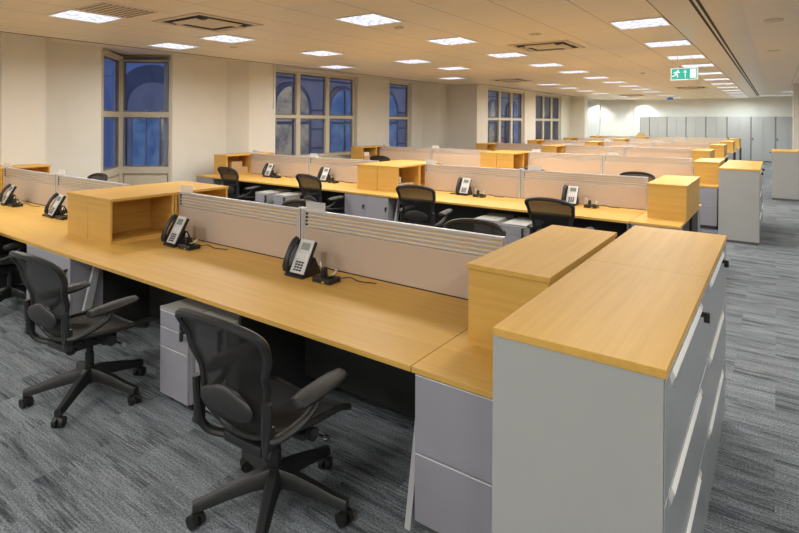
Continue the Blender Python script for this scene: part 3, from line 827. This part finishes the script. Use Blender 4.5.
def make_chair():
    t = thing('office_chair', '', 'office chair')
    for k in range(5):
        a = math.radians(17+72*k)
        ca, sa = math.cos(a), math.sin(a)
        secs = []
        for r, zc, hw, hh in ((.03, .150, .036, .044), (.10, .146, .033, .038), (.20, .124, .028, .031), (.30, .098, .025, .025), (.357, .088, .022, .022)):
            secs.append([(r*ca-dx*sa, r*sa+dx*ca, zc+dz) for dx, dz in ((-hw, -hh*.7), (-hw*.9, hh*.5), (-hw*.5, hh), (hw*.5, hh), (hw*.9, hh*.5), (hw, -hh*.7), (hw*.5, -hh), (-hw*.5, -hh))])
        sp = MB().loft(secs).build('base_spoke', 'chair', t, True)
        c = MB()
        cx, cy = .343*ca, .343*sa
        b = a+1.1+k*.9
        cb, sb = math.cos(b), math.sin(b)
        for sgn in (-1, 1):
            c.tube([(cx+cb*sgn*.008, cy+sb*sgn*.008, .030), (cx+cb*sgn*.030, cy+sb*sgn*.030, .030)], .030, 18)
        c.tube([(cx-cb*.012, cy-sb*.012, .048), (cx+cb*.012, cy+sb*.012, .048)], .018, 12)
        c.tube([(cx, cy, .05), (cx, cy, .072)], .010, 8)
        c.build('caster', 'caster', sp, True)
    MB().cyl((0, 0, .10), .036, .10, seg=18).cyl((0, 0, .20), .026, .09, seg=16).cyl((0, 0, .29), .019, .09, seg=14).build('gas_column', 'chair', t, True)
    m = MB().box(-.075, .075, -.17, .14, .345, .415, .015).box(-.19, .19, -.02, .03, .375, .405, .008).box(-.12, .12, -.20, -.10, .37, .415, .01)
    m.build('tilt_mechanism', 'chair', t)
    for sx in (-1, 1):
        MB().cyl((sx*.19 - (.03 if sx < 0 else 0), .02, .40), .030, .03, 'x', 18).build('tilt_knob', 'chair', t, True)
        MB().tube([(sx*.12, .06, .372), (sx*.235, .075, .366)], .006, 8).cyl((sx*.235-(.02 if sx < 0 else 0), .075, .366), .014, .02, 'x', 12).build('adjuster', 'chrome', t, True)
    MB().tube(loop(seat_pt, 30), .0155, 8, True).build('seat_frame', 'chair', t, True)
    MB().grid(lambda a, b: seat_pt(a*2-1, .5-.5*math.cos(PI*b)), 10, 24).build('seat_mesh', 'seat_mesh', t, True)
    bl = loop(back_pt, 34)
    rr = [.0135+.006*max(0, min(1, (p.z-.55)/.3)) for p in bl]
    MB().tube(bl, rr, 8, True).build('back_frame', 'chair', t, True)
    MB().grid(lambda a, b: back_pt(a*2-1, .5-.5*math.cos(PI*b)), 12, 28).build('back_mesh', 'chair_mesh', t, True)
    m = MB()
    m.grid(lambda a, b: Vector((.165*max(0, math.sin(PI*b))**.7*math.cos(2*PI*a), -.285+.022*math.sin(PI*b)*math.sin(2*PI*a), .625+.058*math.cos(PI*b)-.018*math.cos(2*PI*a)**2)), 20, 12)
    m.build('lumbar_pad', 'chair_pad', t, True)
    for sx in (-1, 1):
        p = MB()
        p.tube(smooth_path([(sx*.120, -.165, .385), (sx*.185, -.215, .405), (sx*.212, -.245, .455), (sx*.218, -.258, .53), (sx*.222, -.262, .60), (sx*.224, -.264, .66)], 4), .022, 8, flat=.8)
        p.box(sx*.220-.017, sx*.220+.017, -.272, -.225, .445, .56, .008)
        p.build('back_bracket', 'chair', t, True)
        MB().tube(smooth_path([(sx*.225, -.250, .505), (sx*.252, -.21, .510), (sx*.275, -.13, .535), (sx*.285, -.06, .570), (sx*.286, -.03, .610), (sx*.286, .0, .622)], 4), [.022]*10+[.020]*6+[.024]*5, 8, flat=.8).build('arm_support', 'chair', t, True)
        MB().cyl((sx*.228-.018, -.250, .455), .019, .036, 'x', 14).build('arm_knob', 'chair_pad', t, True)
        secs = []
        for y, hw, zc, hh in ((-.168, .022, .630, .010), (-.158, .042, .633, .020), (-.10, .052, .636, .027), (.0, .051, .640, .028), (.08, .047, .644, .025), (.135, .037, .646, .019), (.148, .018, .646, .009)):
            secs.append([(sx*(.286-.02*(y+.15))+hw*math.cos(q*PI/6), y, zc+hh*math.sin(q*PI/6)) for q in range(12)])
        MB().loft(secs).build('arm_pad', 'chair_pad', t, True)
    return t

# ------------------------------------------------------------------ rows of desks
YC = [2.85, 7.04, 11.28, 15.45, 19.65, 23.75, 27.8]
RN = ['nearest desk row', 'second desk row', 'third desk row', 'fourth desk row', 'fifth desk row', 'sixth desk row', 'farthest desk row']
D0, D1 = .93, .024
def row(i):
    yc, rn = YC[i], RN[i]
    near = i < 3
    if near:
        desks = [(-8.55, -5.35, 'left'), (-4.495, -1.29, 'right')]
        stores = [(-9.1, -8.555, 'left end'), (-5.345, -4.5, 'middle'), (-1.285, -.80, 'right end')]
        screens = [(-8.60, -7.03, 'leftmost'), (-6.97, -5.40, 'second from the left'), (-4.475, -2.925, 'second from the right'), (-2.865, -1.275, 'rightmost')]
        posts = [(-7.0, 'left'), (-2.895, 'right')]
        boxes = [(-9.02, -8.62, [(-9.02, -8.62, 1)], 'left end'), (-5.37, -4.585, [(-5.37, -4.978, -1), (-4.978, -4.585, 1)], 'middle'), (-1.2, -.805, [(-1.2, -.805, -1)], 'right end')]
    else:
        desks = [(-7.2, -5.53, 'left'), (-5.05, -1.77, 'right')]
        stores = [(-7.68, -7.205, 'left end'), (-5.525, -5.055, 'middle'), (-1.765, -1.29, 'right end')]
        screens = [(-7.19, -5.54, 'leftmost'), (-5.03, -3.43, 'second from the right'), (-3.37, -1.80, 'rightmost')]
        posts = [(-3.4, 'right')]
        boxes = [(-7.62, -7.24, [(-7.62, -7.24, 1)], 'left end'), (-5.5, -5.08, [(-5.5, -5.08, 1)], 'middle'), (-1.715, -1.315, [(-1.715, -1.315, -1)], 'right end')]
    for side, s in (('near', -1), ('far', 1)):
        ya, yb = yc+s*D0, yc+s*D1
        for x0, x1, w_ in desks:
            worktop_desk(x0, x1, ya, yb, 'long beech desk, %s section, %s side of the %s' % (w_, side, rn), 'beech bench desks')
        for x0, x1, w_ in stores:
            st = 'doors' if (i in (1, 4, 6) and w_ == 'middle') else 'drawers'
            storage(x0, x1, ya, yb, 'grey storage unit at the %s of the %s, %s side' % (w_, rn, side), 'grey storage units in the desk rows', st)
    for x0, x1, w_ in screens:
        L = round(x1-x0, 3)
        place('screen%.2f' % L, lambda: make_screen(L), ((x0+x1)/2, yc, 0), 0, 'taupe desk screen with slatted top, %s on the %s' % (w_, rn), 'slatted desk screens')
    for x, w_ in posts:
        place('post', screen_post, (x, yc, 0), 0, 'silver post between the two %s screens of the %s' % (w_, rn), 'screen posts')
    if i in (0, 2): boxes[0] = (-9.12, -8.72, [(-9.12, -8.72, 1)], 'left end')
    for x0, x1, fc, w_ in boxes:
        extra = {'left end': 'open beech shelf box on the left end of the %s', 'middle': 'beech shelf box standing mid-way along the %s', 'right end': 'closed-backed beech shelf box on the right end of the %s'}[w_] % rn
        dx = .018 if (i == 1 and w_ == 'right end') else 0
        shelf_box(x0+dx, x1+dx, yc-.58+dx, yc+.6+dx, [(a_+dx, b_+dx, c_) for a_, b_, c_ in fc], extra, 'beech shelf boxes on the desks')
for i in range(7): row(i)

# name holders on the screens
for i, xs_ in ((0, (-8.52, -6.87, -4.38, -2.765)), (1, (-8.48, -6.87, -4.38, -2.71)), (2, (-8.4, -6.87, -4.3, -2.7)), (3, (-4.9, -3.2)), (4, (-4.9, -3.2))):
    for k, x in enumerate(xs_):
        n = ['leftmost', 'second from the left', 'second from the right', 'rightmost'] if len(xs_) == 4 else ['left one', 'right one']
        place('holder' if i else 'clear_holder', lambda: name_holder(i > 0), (x, YC[i], 1.1305), 0, 'clear name holder on the screens of the %s, %s' % (RN[i], n[k]), 'clear name holders')

# phones and power blocks
def telephones(i, items):
    for x, dy, px, n, rz in items:
        place('phone', make_phone, (x, YC[i]+dy, H), rz, 'black and silver desk phone on the %s, %s' % (RN[i], n), 'desk phones')
        place('power', make_power, (px, YC[i]+dy-.03-(.05 if i else 0), H), 0, 'black power block beside the %s phone on the %s' % (n, RN[i]), 'power blocks by the phones')
W4 = ['leftmost', 'second from the left', 'second from the right', 'rightmost']
telephones(0, [(-7.75, -.22, -7.53, W4[0], -.15), (-6.38, -.24, -6.185, W4[1], -.1), (-4.15, -.22, -3.955, W4[2], -.05), (-2.665, -.22, -2.42, W4[3], 0)])
telephones(1, [(-7.82, -.22, -7.55, W4[0], 0), (-6.45, -.16, -6.18, W4[1], 0), (-3.70, -.16, -3.42, W4[2], 0), (-2.16, -.16, -1.88, W4[3], 0)])
place('power', make_power, (-6.66, YC[2]-.23, H), 0, 'black power block with yellow sticker on the third desk row', 'power blocks by the phones')
o = phone_cord().build('phone_cord', 'black', None, True); tag(o, 'coiled black cord lying left of the second phone on the nearest desk', 'cord'); o.location = (-6.38, YC[0]-.24, H)
o = phone_cord().build('phone_cord', 'black', None, True); tag(o, 'coiled black cord lying left of the phone beside the second row box', 'cord'); o.location = (-3.70, YC[1]-.16, H)

# drawer pedestals
for x, y, l in ((-3.05, 1.98, 'grey three-drawer pedestal under the nearest desk, left of the foreground chair'),
                (-2.735, 2.02, 'grey three-drawer pedestal mostly hidden behind the foreground chair'),
                (-2.88, 5.96, 'grey pedestal under the second desk row, left of the rightmost chair'),
                (-2.48, 5.88, 'grey pedestal beside the rightmost chair of the second desk row'),
                (-6.89, 5.92, 'grey pedestal under the second desk row, left one of the far pair'),
                (-6.45, 5.92, 'grey pedestal under the second desk row, right one of the far pair')):
    place('pedestal', mobile_pedestal, (x, y-.08, 0), 0, l, 'mobile drawer pedestals')

# chairs: x, y, rotation
R = math.radians
CH = [(-1.885, 1.69, 2, 'black mesh office chair in the foreground, nearest to the camera'),
      (-3.615, 1.665, 4, 'black mesh office chair at left with its whole star base in view'),
      (-5.95, 2.02, 3, 'black mesh office chair cut by the left edge of the picture'),
      (-1.96, 3.48, 180, 'dark chair behind the nearest screen, left of the closed box, only its back showing'),
      (-3.83, 3.40, 178, 'dark chair behind the post of the nearest screens, only its top showing'),
      (-8.02, 3.46, 180, 'dark chair back peeking over the nearest row at the bay window'),
      (-7.57, 6.02, -4, 'black mesh chair at the left end of the second desk row'),
      (-5.62, 5.98, -6, 'black mesh chair left of the grey cupboards in the second desk row'),
      (-3.70, 5.85, 6, 'black mesh chair right of the grey cupboards in the second desk row'),
      (-1.92, 5.78, -4, 'black mesh chair at the right end of the second desk row'),
      (-1.83, 8.80, 178, 'dark chair top seen over the rightmost screen of the second desk row'),
      (-3.43, 8.45, 182, 'dark chair top behind the name holder at the second row post'),
      (-7.45, 10.05, 4, 'dark chair top in front of the third desk row, by the single window'),
      (-5.9, 22.45, 0, 'tiny dark chair back among the far left desks, nearer one'),
      (-6.3, 26.9, 0, 'tiny dark chair back among the far left desks, farther one')]
for x, y, a, l in CH:
    place('chair', make_chair, (x, y, 0), R(a), l, 'black mesh office chairs')

# ------------------------------------------------------------------ side filing cabinets
def filer(x0, x1, y0, y1, h, label, front=1, key=.30):
    t = thing('filing_cabinet', label, 'filing cabinet', ((x0+x1)/2, (y0+y1)/2, 0), 0, 'side filing cabinets with beech tops')
    hx, hy = (x1-x0)/2, (y1-y0)/2
    MB().box(-hx-.002, hx+.002, -hy-.001, hy+.001, h-.027, h, .002).build('top_panel', 'wood_y', t)
    a, b = (-hx, hx-.005) if front > 0 else (-hx+.005, hx)
    MB().box(a, b, -hy+.001, hy-.001, .04, h-.0275).build('carcass', 'white_metal', t)
    MB().box(a+.01, b-.01, -hy+.01, hy-.01, 0, .04).build('plinth', 'gap', t)
    zs = [.045, .405, .735, h-.034]
    for k in range(3):
        p, q = (hx-.0049, hx) if front > 0 else (-hx, -hx+.0049)
        d = MB().box(p, q, -hy+.004, hy-.004, zs[k]+.003, zs[k+1]-.003, .002).build('drawer_front', 'filer_front', t)
        s = 1 if front > 0 else -1
        xx = s*hx
        zt = zs[k+1]-.012
        MB().prism([(xx, zt-.032), (xx+s*.009, zt-.020), (xx+s*.009, zt-.016), (xx, zt)], 'y', -hy+.12, hy-.28).build('drawer_pull', 'pale_lip', d)
        [MB().prism([(xx, zt-.034), (xx+s*.006, zt-.022), (xx+s*.006, zt-.016), (xx, zt)], 'y', q0, q1).build('pull_end', 'silver', d) for q0, q1 in ((-hy+.07, -hy+.1195), (hy-.2795, hy-.23))]
    m = MB()
    if front > 0: key_at(m, (hx, hy-key, h-.085), 'x')
    else:
        m.cyl((-hx-.012, hy-.3-.0, h-.08), .011, .012, 'x', 10).box(-hx-.05, -hx-.012, hy-.315, hy-.285, h-.10, h-.07, .003)
    m.build('key', 'key', t)
filer(-.762, -.246, 1.62, 2.70, 1.112, 'big grey filing cabinet in the foreground with beech top, nearest to camera', key=.26)
filer(-.762, -.246, 2.703, 3.78, 1.112, 'grey filing cabinet with beech top directly behind the foreground cabinet', key=.34)
filer(-.72, -.20, 9.42, 10.50, 1.112, 'grey filing cabinet with beech top at the third desk row, front one', key=.6)
filer(-.72, -.20, 10.503, 11.60, 1.112, 'grey filing cabinet with beech top at the third desk row, rear one', key=.8)
filer(-.10, .52, 15.35, 16.7, 1.137, 'grey filing cabinet with beech top at the right edge of the picture', front=-1)
# end storage of the far rows seen past the boxes
# small cartons in the shelf boxes
for x, y, z, dx, dy, dz, m, l in ((-4.76, YC[1]-.30, H+.0185, .26, .40, .09, 'carton', 'tan carton lying in the middle shelf box of the second desk row'),
                                  (-4.80, YC[1]-.40, H+.1105, .16, .18, .09, 'white', 'white box on the tan carton in the second row middle shelf'),
                                  (-8.80, YC[1]-.25, H+.0185, .26, .42, .11, 'carton', 'wide tan carton at the bottom of the second row left shelf box'),
                                  (-8.80, YC[1]-.28, H+.1305, .20, .26, .11, 'carton', 'smaller tan carton on top in the second row left shelf box'),
                                  (-8.90, YC[2]-.28, H+.0185, .24, .36, .13, 'carton', 'tan carton in the third row left shelf box'),
                                  (-8.90, YC[2]-.30, H+.1495, .18, .22, .09, 'white', 'pale box on the carton in the third row left shelf box'),
                                  (-5.34, YC[6]-.2, H+.386, .34, .26, .10, 'carton', 'wide tan carton on the farthest middle shelf box'),
                                  (-5.34, YC[6]-.2, H+.4875, .20, .2, .10, 'carton', 'small tan carton stacked topmost on the farthest shelf box')):
    carton(x, y, z, dx, dy, dz, l, m, 0, 'boxes left in and on the shelf boxes')
# blind pull cord by the second window
t = thing('blind_cord', 'thin beige blind pull cord hanging left of the three-light window', 'blind cord', (-9.14, 8.07, 2.05))
MB().tube([(0, 0, .06), (0, 0, .95)], .006, 6).build('cord', 'frame', t)
MB().cyl((0, 0, 0), .013, .06, 'z', 10, .008).build('toggle', 'frame', t)
MB().box(-.0095, .004, -.02, .02, .93, .97).build('bracket', 'frame', t)

# ------------------------------------------------------------------ dusk street outside the windows
def arch_pts(cx, hw, z0_, zs_, n=14):
    return [(cx-hw, z0_), (cx+hw, z0_)]+[(cx+hw*math.cos(PI*k/n), zs_+hw*math.sin(PI*k/n)) for k in range(n+1)]
t = thing('street_building', 'stone building with arched windows across the street, seen through the windows at dusk', 'building', (-20, 35.2, -6))
MB().box(-6, 0, -18.6, 24, 0, 11.0).build('facade_wall', 'stone', t)
for k, y in enumerate((-16.5, -12.6, -8.7, -4.8, -.9, 3.0, 6.9, 10.8, 14.7, 18.6)):
    f = MB().prism(arch_pts(y, 1.35, 5.2, 8.4), 'x', .0, .22).build('arched_surround', 'stone_dark', t)
    MB().prism(arch_pts(y, 1.1, 5.4, 8.4), 'x', .221, .26).build('window_pane', 'lit_pane' if k % 3 else 'warm_pane', f)
    MB().box(.261, .32, y-.06, y+.06, 5.4, 9.45).box(.262, .319, y-1.05, y+1.05, 7.6, 7.75).build('glazing_bars', 'stone_dark', f)
MB().box(.0, .25, -18.6, 24, 4.7, 5.0).box(0, .3, -18.6, 24, 10.6, 11.0).build('cornice', 'stone_dark', t)
for z in (3.2, 6.3, 7.3, 8.3, 9.9): MB().box(0, .06, -18.6, 24, z, z+.09).build('string_course', 'stone_dark', [o for o in COL.objects if o.name == 'street_building'][0])
t = thing('vaulted_building', 'dark tower with a rounded roof outside the bay window at dusk', 'building', (-22.0, 11.25, -6))
t.rotation_euler = (0, 0, R(63))
t.location.y = 12.7
tw = 1.42
MB().prism([(-tw, 0), (tw, 0), (tw, 8.75)]+[(tw*math.cos(PI*k/20), 8.75+tw*math.sin(PI*k/20)) for k in range(21)][1:], 'y', 0, 3).build('vaulted_wall', 'stone_dark', t)
MB().prism([(-1.0, 0), (1.0, 0), (1.0, 8.4)]+[(math.cos(PI*k/20), 8.4+math.sin(PI*k/20)) for k in range(21)][1:], 'y', -.05, -.001).build('arch_infill', 'stone', t)
for k in range(3): MB().box(-.8+.55*k, -.32+.55*k, -.09, -.051, 5.6, 8.2).build('window_pane', 'lit_pane' if k != 2 else 'warm_pane', t)
MB().box(-3.2, tw+2.2, -.4, -.1, 0, 5.2).build('front_parapet', 'stone_dark', t)
